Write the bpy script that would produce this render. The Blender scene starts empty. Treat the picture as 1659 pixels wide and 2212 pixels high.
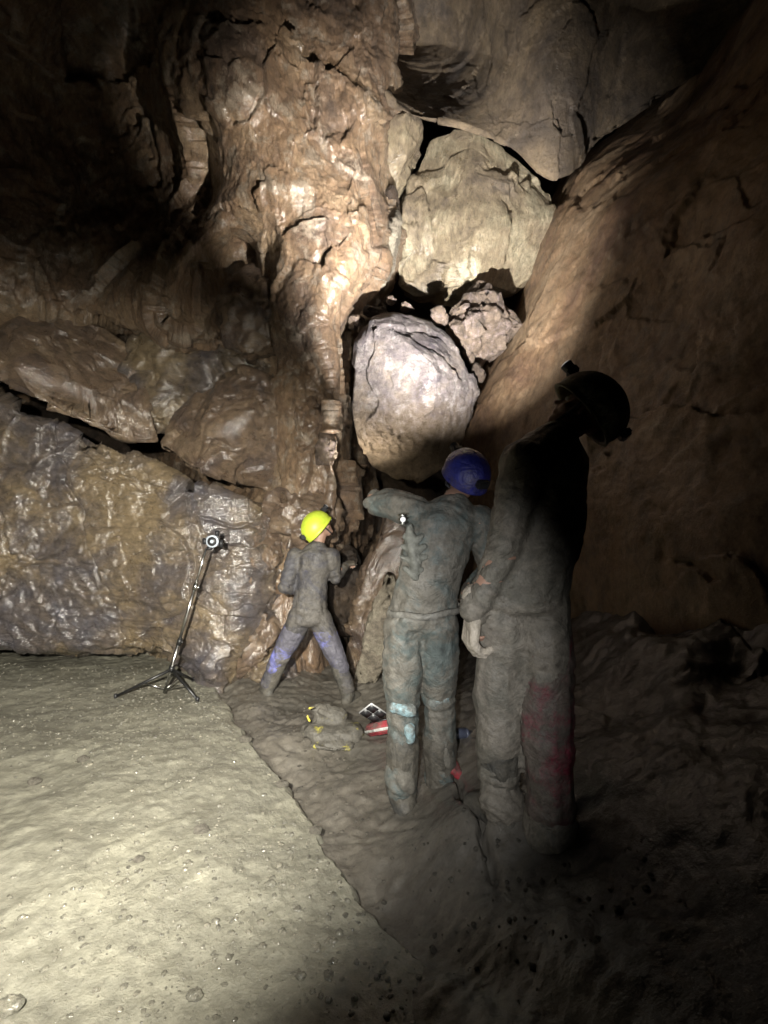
import bpy, bmesh, math, random
import numpy as np
from mathutils import Vector, Matrix
random.seed(7); rng=np.random.RandomState(11)
C=bpy.context.scene.collection
F=1100.0; CX=829.5; CY=1106.0; CAMZ=1.5
def at(px,py,Y): return ((px-CX)/F*Y, Y, CAMZ-(py-CY)/F*Y)
# ---------------- noise ----------------
perm=rng.permutation(256); perm=np.concatenate([perm,perm,perm])
G=rng.normal(size=(256,3)); G/=np.linalg.norm(G,axis=1)[:,None]
def pn(P):
    P=np.asarray(P,float); i=np.floor(P).astype(int); f=P-i; u=f*f*f*(f*(f*6-15)+10); i&=255
    r=0
    for dx in (0,1):
        for dy in (0,1):
            for dz in (0,1):
                h=perm[perm[perm[(i[:,0]+dx)&255]+((i[:,1]+dy)&255)]+((i[:,2]+dz)&255)]
                g=G[h]; d=(g*(f-np.array([dx,dy,dz]))).sum(1)
                w=(u[:,0] if dx else 1-u[:,0])*(u[:,1] if dy else 1-u[:,1])*(u[:,2] if dz else 1-u[:,2])
                r=r+w*d
    return r*1.6
def fbm(P,o=5,g=.5):
    r=0;a=1;P=np.array(P,float)
    for k in range(o): r=r+a*pn(P+17.3*k); P=P*2.03; a*=g
    return r
def ridge(P,o=4,g=.5):
    r=0;a=1;P=np.array(P,float)
    for k in range(o): r=r+a*(1-2*np.abs(pn(P+9.1*k))); P=P*2.1; a*=g
    return r
def facet(P,size,seed=0,k=1.0,warp=.09,step=.3):
    P=np.asarray(P,float)/size+seed*3.17
    P=P+np.stack([fbm(P*1.3+5,4,.6),fbm(P*1.3+25,4,.6),fbm(P*1.3+45,4,.6)],1)*warp
    i=np.floor(P).astype(int); best=np.full(len(P),1e9); out=np.zeros(len(P))
    for dx in (-1,0,1):
        for dy in (-1,0,1):
            for dz in (-1,0,1):
                c=i+np.array([dx,dy,dz])
                h=perm[perm[perm[c[:,0]&255]+(c[:,1]&255)]+(c[:,2]&255)]
                fp=c+.5+G[h]*.45; d=P-fp; dd=(d*d).sum(1)
                n=G[(h*7+31)&255]
                val=(d*n).sum(1)*k+(h/255.-.5)*step
                m=dd<best; best=np.where(m,dd,best); out=np.where(m,val,out)
    return out*size
# ---------------- materials ----------------
def newmat(name):
    m=bpy.data.materials.new(name); m.use_nodes=True; nt=m.node_tree; nt.nodes.clear()
    o=nt.nodes.new('ShaderNodeOutputMaterial'); b=nt.nodes.new('ShaderNodeBsdfPrincipled')
    nt.links.new(b.outputs[0],o.inputs[0]); return m,nt,b
def nz(nt,vec,scale,detail=6,rough=.55,dist=0,typ=None):
    n=nt.nodes.new('ShaderNodeTexNoise'); n.inputs['Scale'].default_value=scale; n.inputs['Detail'].default_value=detail
    n.inputs['Roughness'].default_value=rough; n.inputs['Distortion'].default_value=dist
    if typ: n.noise_type=typ
    nt.links.new(vec,n.inputs['Vector']); return n.outputs[0]
def ramp(nt,fac,stops):
    r=nt.nodes.new('ShaderNodeValToRGB'); e=r.color_ramp.elements
    while len(e)<len(stops): e.new(.5)
    for k,(p,c) in enumerate(stops): e[k].position=p; e[k].color=(*c,1) if len(c)==3 else c
    nt.links.new(fac,r.inputs[0]); return r.outputs[0]
def mix(nt,fac,a,b,typ='MIX'):
    n=nt.nodes.new('ShaderNodeMix'); n.data_type='RGBA'; n.blend_type=typ
    for s,v in ((n.inputs[0],fac),(n.inputs[6],a),(n.inputs[7],b)):
        if isinstance(v,(int,float)): s.default_value=v
        elif isinstance(v,tuple): s.default_value=(*v,1)
        else: nt.links.new(v,s)
    return n.outputs[2]
def bump(nt,h,strength,dist,prev=None):
    n=nt.nodes.new('ShaderNodeBump'); n.inputs['Strength'].default_value=strength; n.inputs['Distance'].default_value=dist
    nt.links.new(h,n.inputs['Height'])
    if prev: nt.links.new(prev,n.inputs['Normal'])
    return n.outputs[0]
def coords(nt,scale=(1,1,1),rot=(0,0,0),loc=(0,0,0)):
    t=nt.nodes.new('ShaderNodeTexCoord'); mp=nt.nodes.new('ShaderNodeMapping')
    mp.inputs['Scale'].default_value=scale; mp.inputs['Rotation'].default_value=rot; mp.inputs['Location'].default_value=loc
    nt.links.new(t.outputs['Object'],mp.inputs[0]); return mp.outputs[0]
def bw(v): return (v,v,v)
def wetcoat(nt,b,v,w,scale=44,dist=.009,r=.16):
    n=nz(nt,v,scale,3,.62); nt.links.new(bump(nt,n,1.,dist),b.inputs['Coat Normal'])
    b.inputs['Coat Weight'].default_value=w; b.inputs['Coat Roughness'].default_value=r; b.inputs['Coat IOR'].default_value=1.55
def rockmat(name,c1,c2,c3,scale=1.1,rough=(.22,.6),bs=.8,stretch=(1,1,1),rot=(0,0,0),cracks=.6,pale=None,seed=0,spec=.5,rd=.015,grit=.8,base=None,wet=0):
    m,nt,b=newmat(name)
    v=coords(nt,loc=(seed*3.3,seed*1.7,0)); vs=coords(nt,stretch,rot,(seed,0,seed*2))
    a=nz(nt,v,scale,6,.66,.5)
    col=ramp(nt,a,[(.34,c1),(.49,c2),(.62,c3)])
    bl=nz(nt,vs,scale*6,8,.82,0)
    if pale:
        pf=ramp(nt,nz(nt,v,scale*2.3+1,7,.78,.3),[(.52,bw(0)),(.58,bw(.85))]); col=mix(nt,pf,col,pale)
    if base:
        t=nt.nodes.new('ShaderNodeTexCoord'); sx=nt.nodes.new('ShaderNodeSeparateXYZ'); nt.links.new(t.outputs['Object'],sx.inputs[0])
        ad=nt.nodes.new('ShaderNodeMath'); ad.operation='MULTIPLY_ADD'; nt.links.new(bl,ad.inputs[0]); ad.inputs[1].default_value=1.3; nt.links.new(sx.outputs[2],ad.inputs[2])
        bf=ramp(nt,ad.outputs[0],[(.2,bw(1)),(.65,bw(0))]); col=mix(nt,bf,col,base)
    col=mix(nt,.85,col,ramp(nt,bl,[(.34,bw(.35)),(.48,bw(.9)),(.66,bw(1.55))]),'MULTIPLY')
    n1=bump(nt,bl,bs,.07)
    if rd:
        rg=nz(nt,vs,2.6,6,.6,0,'RIDGED_MULTIFRACTAL'); n1=bump(nt,rg,bs*.8,rd,n1)
    if cracks:
        vo=nt.nodes.new('ShaderNodeTexVoronoi'); vo.feature='DISTANCE_TO_EDGE'; vo.inputs['Scale'].default_value=2.4
        wv=nt.nodes.new('ShaderNodeVectorMath'); wv.operation='ADD'
        wn=nt.nodes.new('ShaderNodeTexNoise'); wn.inputs['Scale'].default_value=2.5; wn.inputs['Detail'].default_value=5
        nt.links.new(vs,wn.inputs['Vector']); nt.links.new(vs,wv.inputs[0]); nt.links.new(wn.outputs['Color'],wv.inputs[1]); nt.links.new(wv.outputs[0],vo.inputs['Vector'])
        cr=ramp(nt,vo.outputs['Distance'],[(0,bw(0)),(.012,bw(1))])
        crm=mix(nt,ramp(nt,a,[(.47,bw(0)),(.53,bw(cracks))]),(1,1,1),cr)
        col=mix(nt,.7,col,crm,'MULTIPLY'); n1=bump(nt,crm,.7,.03,n1)
    nt.links.new(col,b.inputs['Base Color'])
    gr=nz(nt,v,36,6,.85)
    r=ramp(nt,nz(nt,v,5.5,5,.75),[(.38,bw(rough[0])),(.60,bw(rough[1]))]); nt.links.new(r,b.inputs['Roughness'])
    b.inputs['Specular IOR Level'].default_value=spec
    nt.links.new(bump(nt,gr,grit,.032,n1),b.inputs['Normal'])
    if wet: wetcoat(nt,b,v,wet)
    return m
def clothmat(name,c1,c2,mud,amount=.5,spot=None,spotthr=.62,spotscale=5,rough=.75):
    m,nt,b=newmat(name); v=coords(nt,loc=(random.random()*9,0,0))
    col=mix(nt,nz(nt,v,7,5,.6),c1,c2)
    if spot:
        s=ramp(nt,nz(nt,v,spotscale,7,.75,.5),[(spotthr,bw(0)),(spotthr+.09,bw(.9))]); col=mix(nt,s,col,spot)
    mf=ramp(nt,nz(nt,v,4.5,7,.75,.4),[(.55-amount*.25,bw(0)),(.68-amount*.25,bw(.92))]); col=mix(nt,mf,col,mud)
    col=mix(nt,.9,col,ramp(nt,nz(nt,v,26,6,.75),[(.3,bw(.5)),(.7,bw(1.5))]),'MULTIPLY')
    nt.links.new(col,b.inputs['Base Color'])
    nt.links.new(ramp(nt,nz(nt,v,12,4),[(.35,bw(rough-.25)),(.7,bw(rough+.1))]),b.inputs['Roughness'])
    vv=coords(nt,(1,1,1.6),(.3,.5,0))
    nt.links.new(bump(nt,nz(nt,v,90,5,.7),.8,.004,bump(nt,nz(nt,vv,5,5,.6,.3,'RIDGED_MULTIFRACTAL'),.7,.02,bump(nt,nz(nt,v,9,5,.6,.8),.9,.025))),b.inputs['Normal'])
    return m
def plain(name,c,rough=.4,metal=0,emit=0,ec=(1,1,1),bumps=.2):
    m,nt,b=newmat(name); v=coords(nt)
    col=mix(nt,nz(nt,v,30,5,.7),tuple(x*.6 for x in c),tuple(min(1,x*1.25) for x in c)); nt.links.new(col,b.inputs['Base Color'])
    b.inputs['Roughness'].default_value=rough; b.inputs['Metallic'].default_value=metal
    if emit: b.inputs['Emission Color'].default_value=(*ec,1); b.inputs['Emission Strength'].default_value=emit
    nt.links.new(bump(nt,nz(nt,v,60,4),bumps,.003),b.inputs['Normal']); return m
# ---------------- mesh helpers ----------------
def tag(o,label=None,cat=None,group=None,kind=None):
    if label: o['label']=label
    if cat: o['category']=cat
    if group: o['group']=group
    if kind: o['kind']=kind
    return o
def mk(name,V,Fc,mat,parent=None,loc=(0,0,0),smooth=True):
    me=bpy.data.meshes.new(name); me.from_pydata(np.asarray(V).tolist(),[],Fc if isinstance(Fc,list) else Fc.tolist())
    me.materials.append(mat); me.polygons.foreach_set('use_smooth',[smooth]*len(me.polygons)); me.update()
    o=bpy.data.objects.new(name,me); C.objects.link(o); o.location=loc
    if parent: o.parent=parent
    return o
def obj(name,bm,mat,parent=None,loc=(0,0,0),smooth=True):
    me=bpy.data.meshes.new(name); bm.to_mesh(me); bm.free()
    for m in (mat if isinstance(mat,(list,tuple)) else [mat]): me.materials.append(m)
    me.polygons.foreach_set('use_smooth',[smooth]*len(me.polygons))
    o=bpy.data.objects.new(name,me); C.objects.link(o); o.location=loc
    if parent: o.parent=parent
    return o
def empty(name,loc,label,cat,group=None):
    o=bpy.data.objects.new(name,None); C.objects.link(o); o.location=loc; o.empty_display_size=.1; return tag(o,label,cat,group)
def crs(A,M,lin=0):
    m=len(A); t=np.linspace(0,m-1,M); i=np.minimum(t.astype(int),m-2); f=(t-i).reshape((-1,)+(1,)*(A.ndim-1))
    P=lambda k:A[np.clip(k,0,m-1)]
    a,b,c,d=P(i-1),P(i),P(i+1),P(i+2)
    S=.5*(2*b+(c-a)*f+(2*a-5*b+4*c-d)*f*f+(3*b-a-3*c+d)*f**3)
    return S*(1-lin)+(b*(1-f)+c*f)*lin
def gridfaces(M,N):
    a=np.arange(M*N).reshape(M,N); return np.stack([a[:-1,:-1],a[:-1,1:],a[1:,1:],a[1:,:-1]],-1).reshape(-1,4)
def rockdisp(P,amp,seed,fs,fk,stri=None,fine=1.0,sk=.17,an=(1,1,1),k2=.9,ledge=0):
    A=P*np.array(an)
    d=amp*.7*fbm(P*.9+seed*5,2)
    d=d+facet(A,fs,seed,.65)*fk+facet(A,fs*.42,seed+3,.75)*fk*k2
    rough=np.clip(fbm(P*1.4+seed*9,2)+.3,0.08,1)
    d=d+facet(P,fs*.16,seed+6,.8,.06)*fk*1.15*rough*fine
    d=d+amp*.09*fbm(P*9+seed,5,.68)*fine
    if stri is not None:
        Q=P@stri; d=d+amp*sk*ridge(Q+seed,4,.65)*(.3+rough)
    if ledge:
        h=P[:,2]+.10*P[:,0]+.10*fbm(P*1.6+2,3); s=h*4.3; s=s-np.floor(s)
        d=d+ledge*(s**1.6-.4)*np.clip((.95-P[:,2])/.35,0,1)*np.clip(.5+fbm(P*.9+40,2),0.1,1)
        c1=np.abs(h*.9-.95+.25*P[:,0]*.5); d=d-.05*np.exp(-(c1/.02)**2)*np.clip(fbm(P*1.2+11,2)+.4,0,1)
        c2=np.abs(P[:,0]+2.35+.35*P[:,2]+.08*fbm(P*3,3)); d=d-.05*np.exp(-(c2/.018)**2)
    return d
def sheet(name,net,M,N,mat,amp=.12,seed=1,fs=.5,fk=.25,stri=None,label=None,cat=None,fine=1.0,lin=0,**kw):
    A=np.array([[at(*p) for p in row] for row in net],float)
    S=crs(A,M,lin); S=np.swapaxes(crs(np.swapaxes(S,0,1),N),0,1)
    gu=np.gradient(S,axis=0); gv=np.gradient(S,axis=1); n=np.cross(gu,gv); n/=np.linalg.norm(n,axis=2)[...,None]+1e-9
    P=S.reshape(-1,3); n=n.reshape(-1,3)
    fl=np.sign(((np.array([0,0,CAMZ])-P)*n).sum(1).mean()); n*=fl
    P=P+n*rockdisp(P,amp,seed,fs,fk,stri,fine,**kw)[:,None]
    o=mk(name,P,gridfaces(M,N),mat); return tag(o,label,cat,kind='structure')
_ico={}
def ico(s):
    if s not in _ico:
        bm=bmesh.new(); bmesh.ops.create_icosphere(bm,subdivisions=s,radius=1)
        bm.verts.ensure_lookup_table(); _ico[s]=(np.array([v.co[:] for v in bm.verts]),np.array([[v.index for v in f.verts] for f in bm.faces])); bm.free()
    return _ico[s]
def boulder(name,outline,Y,front,back,mat,label,cat='rock',amp=.05,seed=1,fs=.4,fk=.2,sub=6,sq=.8,tilt=(0,0),group=None,kind=None,stri=None,cuts=9,cutd=(.6,.88),fine=1.0):
    O=np.array([at(px,py,Y) for px,py in outline]); c=O.mean(0); d=O-c
    th=np.arctan2(d[:,2],d[:,0]); od=np.argsort(th); O2=O[od]; 
    tt=np.linspace(-np.pi,np.pi,361); Rt=np.zeros(361); Q=np.concatenate([O2,O2[:1]])-c
    for a,b in zip(Q[:-1],Q[1:]):
        e=b-a; ct=np.cos(tt); st=np.sin(tt); den=e[0]*st-e[2]*ct; den=np.where(np.abs(den)<1e-9,1e-9,den)
        s_=(a[2]*ct-a[0]*st)/den; r_=(a[0]+e[0]*s_)*ct+(a[2]+e[2]*s_)*st
        ok=(s_>=-1e-6)&(s_<=1+1e-6)&(r_>0); Rt=np.where(ok,np.maximum(Rt,r_),Rt)
    bad=Rt<=0
    if bad.any(): Rt[bad]=np.interp(tt[bad],tt[~bad],Rt[~bad])
    k=np.hanning(7)[1:-1]; k/=k.sum()
    Rt=np.convolve(np.concatenate([Rt[-9:-1],Rt,Rt[1:9]]),k,'same')[8:-8]
    V,Fc=ico(sub); t=np.arctan2(V[:,2],V[:,0]); rho=np.hypot(V[:,0],V[:,2])
    r=np.interp(t,tt,Rt)*rho**sq
    dy=-V[:,1]; T=np.where(dy>0,front,back)
    P=np.stack([r*np.cos(t),-np.sign(dy)*np.abs(dy)**.9*T,r*np.sin(t)],1)
    rs=np.random.RandomState(seed*13+5)
    for q in range(cuts):
        n=np.array([rs.uniform(-1.3,1.3)*front/np.mean(Rt)*1.2,-1,rs.uniform(-1.3,1.3)*front/np.mean(Rt)*1.2]); n/=np.linalg.norm(n)
        pd=P@n; dd=pd.max()*rs.uniform(*cutd); P=P-n*(np.maximum(0,pd-dd)*.96)[:,None]
    P[:,1]+=tilt[0]*P[:,0]+tilt[1]*P[:,2]
    m=bpy.data.meshes.new('t'); m.from_pydata(P.tolist(),[],Fc.tolist()); m.update()
    n=np.zeros(len(P)*3); m.vertices.foreach_get('normal',n); n=n.reshape(-1,3); bpy.data.meshes.remove(m)
    if (n*P).sum()<0: n=-n
    P=P+n*rockdisp(P+c,amp,seed,fs,fk,stri,fine)[:,None]
    o=mk(name,P,Fc,mat,loc=tuple(c)); return tag(o,label,cat,group,kind)
def box(bm,c,s,M=None,mi=0,bev=0):
    r=bmesh.ops.create_cube(bm,size=1); vs=r['verts']
    bmesh.ops.scale(bm,vec=s,verts=vs)
    if bev: 
        es=list({e for v in vs for e in v.link_edges}); q=bmesh.ops.bevel(bm,geom=es,offset=bev,segments=2,affect='EDGES'); vs=list({v for f in q['faces'] for v in f.verts}|{v for v in vs if v.is_valid})
    if M is not None: bmesh.ops.transform(bm,matrix=M,verts=vs)
    bmesh.ops.translate(bm,vec=c,verts=vs)
    for f in {f for v in vs for f in v.link_faces}: f.material_index=mi
    return vs
def tube(bm,a,b,r0,r1=None,n=16,mi=0):
    a=Vector(a);b=Vector(b);d=b-a; r1=r0 if r1 is None else r1
    q=bmesh.ops.create_cone(bm,cap_ends=True,segments=n,radius1=r0,radius2=r1,depth=d.length); vs=q['verts']
    M=Matrix.Translation((a+b)/2)@d.to_track_quat('Z','Y').to_matrix().to_4x4()
    bmesh.ops.transform(bm,matrix=M,verts=vs)
    for f in {f for v in vs for f in v.link_faces}: f.material_index=mi
# ---------------- rock materials ----------------
TAN=rockmat('tan_wet_rock',(.17,.118,.085),(.31,.20,.12),(.39,.275,.17),1.3,(.3,.65),1.0,(1.8,1.8,.7),(0,.5,0),seed=1,grit=1.,pale=(.42,.335,.25),wet=.8)
LEFTM=rockmat('grey_brown_wet_rock',(.10,.095,.115),(.165,.13,.105),(.29,.215,.125),1.5,(.25,.55),1.0,(.7,.7,1.8),(0,.25,0),seed=2,spec=.6,grit=1.,wet=1.)
BOULM=rockmat('brown_boulder_rock',(.13,.095,.08),(.24,.165,.11),(.33,.235,.15),1.9,(.25,.55),1.,(1,1,1.4),(0,-.4,0),seed=3,spec=.6,grit=1.,wet=1.)
CHOCK=rockmat('mottled_violet_grey_rock',(.055,.045,.05),(.13,.108,.10),(.175,.14,.11),2.6,(.6,.9),1.,cracks=0,seed=4,pale=(.215,.19,.175),spec=.3,rd=.012,grit=1.,base=(.17,.12,.07))
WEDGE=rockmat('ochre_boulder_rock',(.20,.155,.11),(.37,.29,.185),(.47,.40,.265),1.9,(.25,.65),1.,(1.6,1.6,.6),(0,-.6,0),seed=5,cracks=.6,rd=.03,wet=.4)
RIGHT=rockmat('dark_brown_wall_rock',(.12,.065,.04),(.23,.145,.08),(.31,.215,.13),1.0,(.35,.7),.45,(1.4,1,.6),(0,.5,0),seed=6,cracks=0,rd=.01,grit=.6,wet=.3)
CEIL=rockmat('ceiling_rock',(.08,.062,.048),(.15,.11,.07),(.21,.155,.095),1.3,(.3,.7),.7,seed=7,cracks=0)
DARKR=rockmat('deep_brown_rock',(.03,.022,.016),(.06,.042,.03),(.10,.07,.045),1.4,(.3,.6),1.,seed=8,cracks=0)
PALE=rockmat('pale_broken_rock',(.08,.06,.045),(.165,.12,.085),(.23,.17,.12),4,(.4,.8),.9,seed=9,pale=(.26,.20,.18),cracks=0)
FLAKE=rockmat('pale_flake_rock',(.2,.17,.13),(.34,.29,.22),(.42,.37,.28),4,(.4,.8),.9,seed=19,cracks=0)
# ---------------- cave shell ----------------
stri=np.array([[3.2,0,1.0],[0,2.,0],[-1.6,0,1.4]]).T
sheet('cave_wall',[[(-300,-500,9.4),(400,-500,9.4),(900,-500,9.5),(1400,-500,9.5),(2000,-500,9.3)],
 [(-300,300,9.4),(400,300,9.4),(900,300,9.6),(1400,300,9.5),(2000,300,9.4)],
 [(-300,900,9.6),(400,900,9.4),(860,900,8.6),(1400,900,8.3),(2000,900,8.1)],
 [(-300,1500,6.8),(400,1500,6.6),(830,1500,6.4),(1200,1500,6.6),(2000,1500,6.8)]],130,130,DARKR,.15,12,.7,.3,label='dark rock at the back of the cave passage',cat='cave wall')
def row(py,xs,ys): return [(x,py,y) for x,y in zip(xs,ys)]
X0=[-700,-150,150,330,480,600,715]
sheet('rock_wall',[
 row(-500,X0+[880,960],[2.3,2.9,3.4,3.9,4.2,4.5,4.8,5.3,8]),
 row(0,X0+[855,930],[2.9,3.8,4.6,4.8,4.3,4.4,4.65,5.1,8]),
 row(200,X0+[824,900],[3.1,4.1,5.1,5.2,4.25,4.35,4.6,5.0,8]),
 row(400,[-700,-150,150,330,470,600,715]+[814,890],[3.3,4.1,5.1,5.2,4.85,4.45,4.55,4.95,8]),
 row(550,[-700,-150,150,300,400,520,690]+[800,880],[3.4,4.1,5.0,4.8,4.4,5.2,4.6,4.9,8]),
 row(700,[-700,-150,150,290,380,520,640]+[733,820],[3.7,4.5,5.1,4.9,4.5,5.2,4.75,5.0,8]),
 row(800,X0[:-1]+[690,738,825],[5,6.5,8,8,6,5.1,4.8,5.0,8]),
 row(870,X0[:-1]+[700,738,830],[7,9,10,10,7,5.1,4.85,5.0,8]),
 row(1050,X0[:-1]+[700,734,830],[7,9,10,9,6.2,5.05,4.85,5.0,8]),
 row(1170,X0[:-1]+[690,726,820],[6,7.6,8,7,5.2,4.9,4.85,5.1,8]),
 row(1320,X0[:-1]+[665,705,800],[4.8,5.7,5.8,5.7,5.0,4.75,4.9,5.2,8]),
 row(1600,X0[:-1]+[630,690,780],[4.8,5.5,5.7,5.6,5.0,4.8,4.95,5.2,8])],560,410,TAN,.12,2,1.05,.26,stri,'tall tan rock wall rising left of the wedged boulders','cave wall',fine=1.1,lin=.35,an=(1.25,1.0,.75),k2=.75,sk=.06)
xs=[-700,-250,0,160,310,430,535,600]
def rowv(pys,ys,xx=xs): return [(x,p,y) for x,p,y in zip(xx,pys,ys)]
sheet('rock_wall_base',[
 rowv([740,850,925,980,1030,1085,1105,1120],[6.4,6.4,6.4,6.4,6.4,6.3,6,5.6]),
 rowv([685,795,880,940,998,1055,1083,1103],[4.75,4.82,4.84,4.86,4.86,4.8,4.80,5.02]),
 rowv([790,890,960,1015,1060,1110,1130,1145],[4.5,4.74,4.78,4.80,4.78,4.74,4.74,4.95]),
 rowv([1050,1120,1170,1190,1200,1220,1230,1230],[4.3,4.62,4.72,4.74,4.70,4.66,4.68,5.0],[-700,-250,0,160,310,420,530,600]),
 rowv([1280,1330,1350,1355,1360,1370,1380,1380],[4.2,4.58,4.74,4.74,4.66,4.5,4.55,5.0],[-700,-250,0,160,310,420,515,580]),
 rowv([1385,1390,1392,1396,1404,1425,1450,1440],[4.2,4.6,4.78,4.78,4.72,4.45,4.45,5.0],[-700,-250,0,160,310,410,490,560]),
 rowv([1398,1402,1405,1408,1414,1445,1475,1470],[4.9,5.6,5.8,5.8,5.5,4.7,4.5,5.0],[-700,-250,0,160,310,405,482,550]),
 rowv([1440,1440,1440,1445,1450,1480,1500,1500],[5.0,5.8,6.,6.,5.6,4.8,4.5,5.0],[-700,-250,0,160,310,400,475,540])],420,380,LEFTM,.07,5,.9,.22,np.array([[.7,0,.2],[0,1,0],[-.8,0,4.6]]).T,'wet grey and brown rock face behind the tripod','cave wall',fine=1.2,lin=.9,sk=.12,ledge=.07)
sheet('cave_wall_side',[
 row(-500,[1600,1680,1800,1950,2200,2700],[8.4,6,5,4,3,2.0]),
 row(150,[1430,1480,1560,1640,1850,2500],[8.4,5.9,4.7,3.9,3,1.9]),
 row(400,[1210,1245,1350,1500,1750,2500],[8.4,5.9,4.7,3.8,2.9,1.8]),
 row(700,[1100,1130,1240,1430,1700,2500],[8.3,5.7,4.6,3.7,2.8,1.8]),
 row(950,[975,1015,1130,1330,1640,2500],[8.2,5.6,4.6,3.6,2.7,1.7]),
 row(1200,[965,1010,1110,1300,1600,2500],[8.1,5.5,4.5,3.5,2.6,1.7]),
 row(1700,[960,1000,1090,1280,1600,2500],[8.1,5.5,4.5,3.4,2.5,1.6])],330,300,RIGHT,.08,8,1.3,.06,np.array([[1.6,0,.8],[0,1,0],[-.8,0,1.2]]).T,'smooth dark brown wall leaning over the right of the passage','cave wall',fine=.8)
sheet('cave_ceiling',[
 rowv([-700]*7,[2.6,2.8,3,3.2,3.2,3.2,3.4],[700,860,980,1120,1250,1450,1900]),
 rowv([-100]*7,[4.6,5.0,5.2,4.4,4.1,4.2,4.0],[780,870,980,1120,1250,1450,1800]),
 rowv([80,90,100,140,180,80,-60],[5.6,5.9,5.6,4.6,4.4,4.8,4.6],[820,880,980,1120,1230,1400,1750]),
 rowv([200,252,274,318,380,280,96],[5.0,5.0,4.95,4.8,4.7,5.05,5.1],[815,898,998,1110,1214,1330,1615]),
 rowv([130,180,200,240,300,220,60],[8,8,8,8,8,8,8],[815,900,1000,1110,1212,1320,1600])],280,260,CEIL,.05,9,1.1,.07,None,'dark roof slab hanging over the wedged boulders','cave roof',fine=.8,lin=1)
# boulders
boulder('boulder',[(-300,560),(0,638),(150,655),(270,735),(312,800),(300,880),(322,962),(235,940),(160,903),(60,846),(-50,770),(-300,675)],4.8,.40,.7,BOULM,'broad wet brown boulder at left edge above the long black crack','boulder',.04,21,.7,.28,6,.34,cuts=14,cutd=(.42,.8),fine=1.2)
boulder('boulder',[(318,950),(335,890),(420,828),(520,795),(600,820),(640,885),(640,975),(612,1035),(575,1064),(470,1038),(380,998)],4.85,.38,.7,BOULM,'rounded glistening brown boulder sitting over the black crack behind the tripod','boulder',.03,22,.6,.25,6,.34,cuts=14,cutd=(.42,.8),fine=1.2)
boulder('boulder',[(480,640),(500,580),(560,560),(600,600),(605,680),(590,750),(540,770),(490,740)],5.0,.3,.5,BOULM,'knobbly wet boulder set in the hollow beside the tan wall','boulder',.05,24,.25,.45,5)
boulder('boulder',[(262,840),(280,740),(400,690),(520,715),(610,790),(540,880),(400,890),(340,920),(290,900)],5.15,.3,.6,LEFTM,'dark grey ledge rock just above the rounded glistening boulder','boulder',.04,25,.5,.4,6,.4,cuts=12,cutd=(.45,.85))
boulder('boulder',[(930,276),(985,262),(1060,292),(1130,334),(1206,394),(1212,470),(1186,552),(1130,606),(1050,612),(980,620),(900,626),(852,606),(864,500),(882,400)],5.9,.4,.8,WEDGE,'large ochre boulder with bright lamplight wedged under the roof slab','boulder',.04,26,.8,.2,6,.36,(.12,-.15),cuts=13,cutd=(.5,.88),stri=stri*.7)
boulder('boulder',[(824,232),(900,252),(912,280),(880,350),(858,398),(832,402),(816,320)],5.6,.25,.6,WEDGE,'narrow ochre block left of the upper crack below the roof slab','boulder',.02,27,.3,.2,5,.4)
boulder('boulder',[(824,444),(858,428),(866,480),(848,560),(832,612),(796,612),(810,520)],5.4,.2,.6,FLAKE,'narrow pale rock sliver beside the lower part of the crack','boulder',.02,28,.3,.2,5,.4)
boulder('boulder',[(830,410),(860,406),(862,424),(832,436)],5.5,.12,.3,DARKR,'small square brown stone jammed between the two narrow ochre blocks','rock',.012,29,.2,.2,4)
boulder('chockstone',[(764,740),(784,703),(850,682),(925,692),(972,726),(1004,782),(1029,846),(1017,912),(996,972),(944,1016),(888,1046),(846,1040),(800,1002),(778,955),(763,860)],4.95,.5,.6,CHOCK,'big mottled grey egg shaped boulder hanging wedged in the middle of the passage','boulder',.035,30,.6,.13,6,.5,(0,.12),cuts=10,cutd=(.66,.92),fine=1.8)
boulder('boulder',[(972,695),(1002,625),(1040,578),(1076,588),(1108,640),(1130,702),(1098,745),(1042,785),(1010,752),(980,722)],5.3,.35,.5,PALE,'jagged pale and pink rock leaning against the right shoulder of the hanging boulder','boulder',.03,31,.35,.4,6,.45,cuts=12,cutd=(.45,.85))
rub=[(948,684,22,20,'PALE',5.1,'rounded pale stone beside the jagged pink rock'),(878,662,17,8,'PALE',5.1,'small pale stone in the black gap above the hanging boulder'),(846,648,10,7,'PALE',5.2,'tiny tan stone at the middle of the black gap'),
(768,694,22,12,'PALE',5.1,'tan stone resting at upper left of the hanging boulder'),
(1034,806,14,20,'DARK',5.1,'brown stone touching the foot of the jagged pink rock'),(812,672,40,9,'DARK',5.3,'flat dark stone just above the hanging boulder crown')]
for k,(x,y,a,b_,mt,Yr,lab) in enumerate(rub):
    pts=[(x+a*math.cos(t)*random.uniform(.7,1.25),y+b_*math.sin(t)*random.uniform(.7,1.25)) for t in [j*math.pi/4+.2 for j in range(8)]]
    boulder('rock',pts,Yr,.1,.1,PALE if mt=='PALE' else DARKR,lab,'rock',.012,40+k,.1,.45,5,.55)
boulder('rock',[(690,935),(718,912),(724,960),(716,1003),(680,1004),(684,965)],4.76,.06,.2,PALE,'pale yellow broken block on the tan wall left of the hanging boulder','rock',.02,55,.1,.3,5)
boulder('rock',[(640,880),(672,850),(690,900),(676,985),(640,975)],4.72,.10,.2,TAN,'upright tan flake beside the pale yellow block','rock',.02,56,.15,.4,5)
boulder('rock',[(590,1080),(650,1060),(720,1070),(735,1130),(700,1200),(620,1190),(580,1140)],4.9,.25,.4,BOULM,'brown rock bulge above the yellow helmet','rock',.05,57,.25,.5,5)
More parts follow.
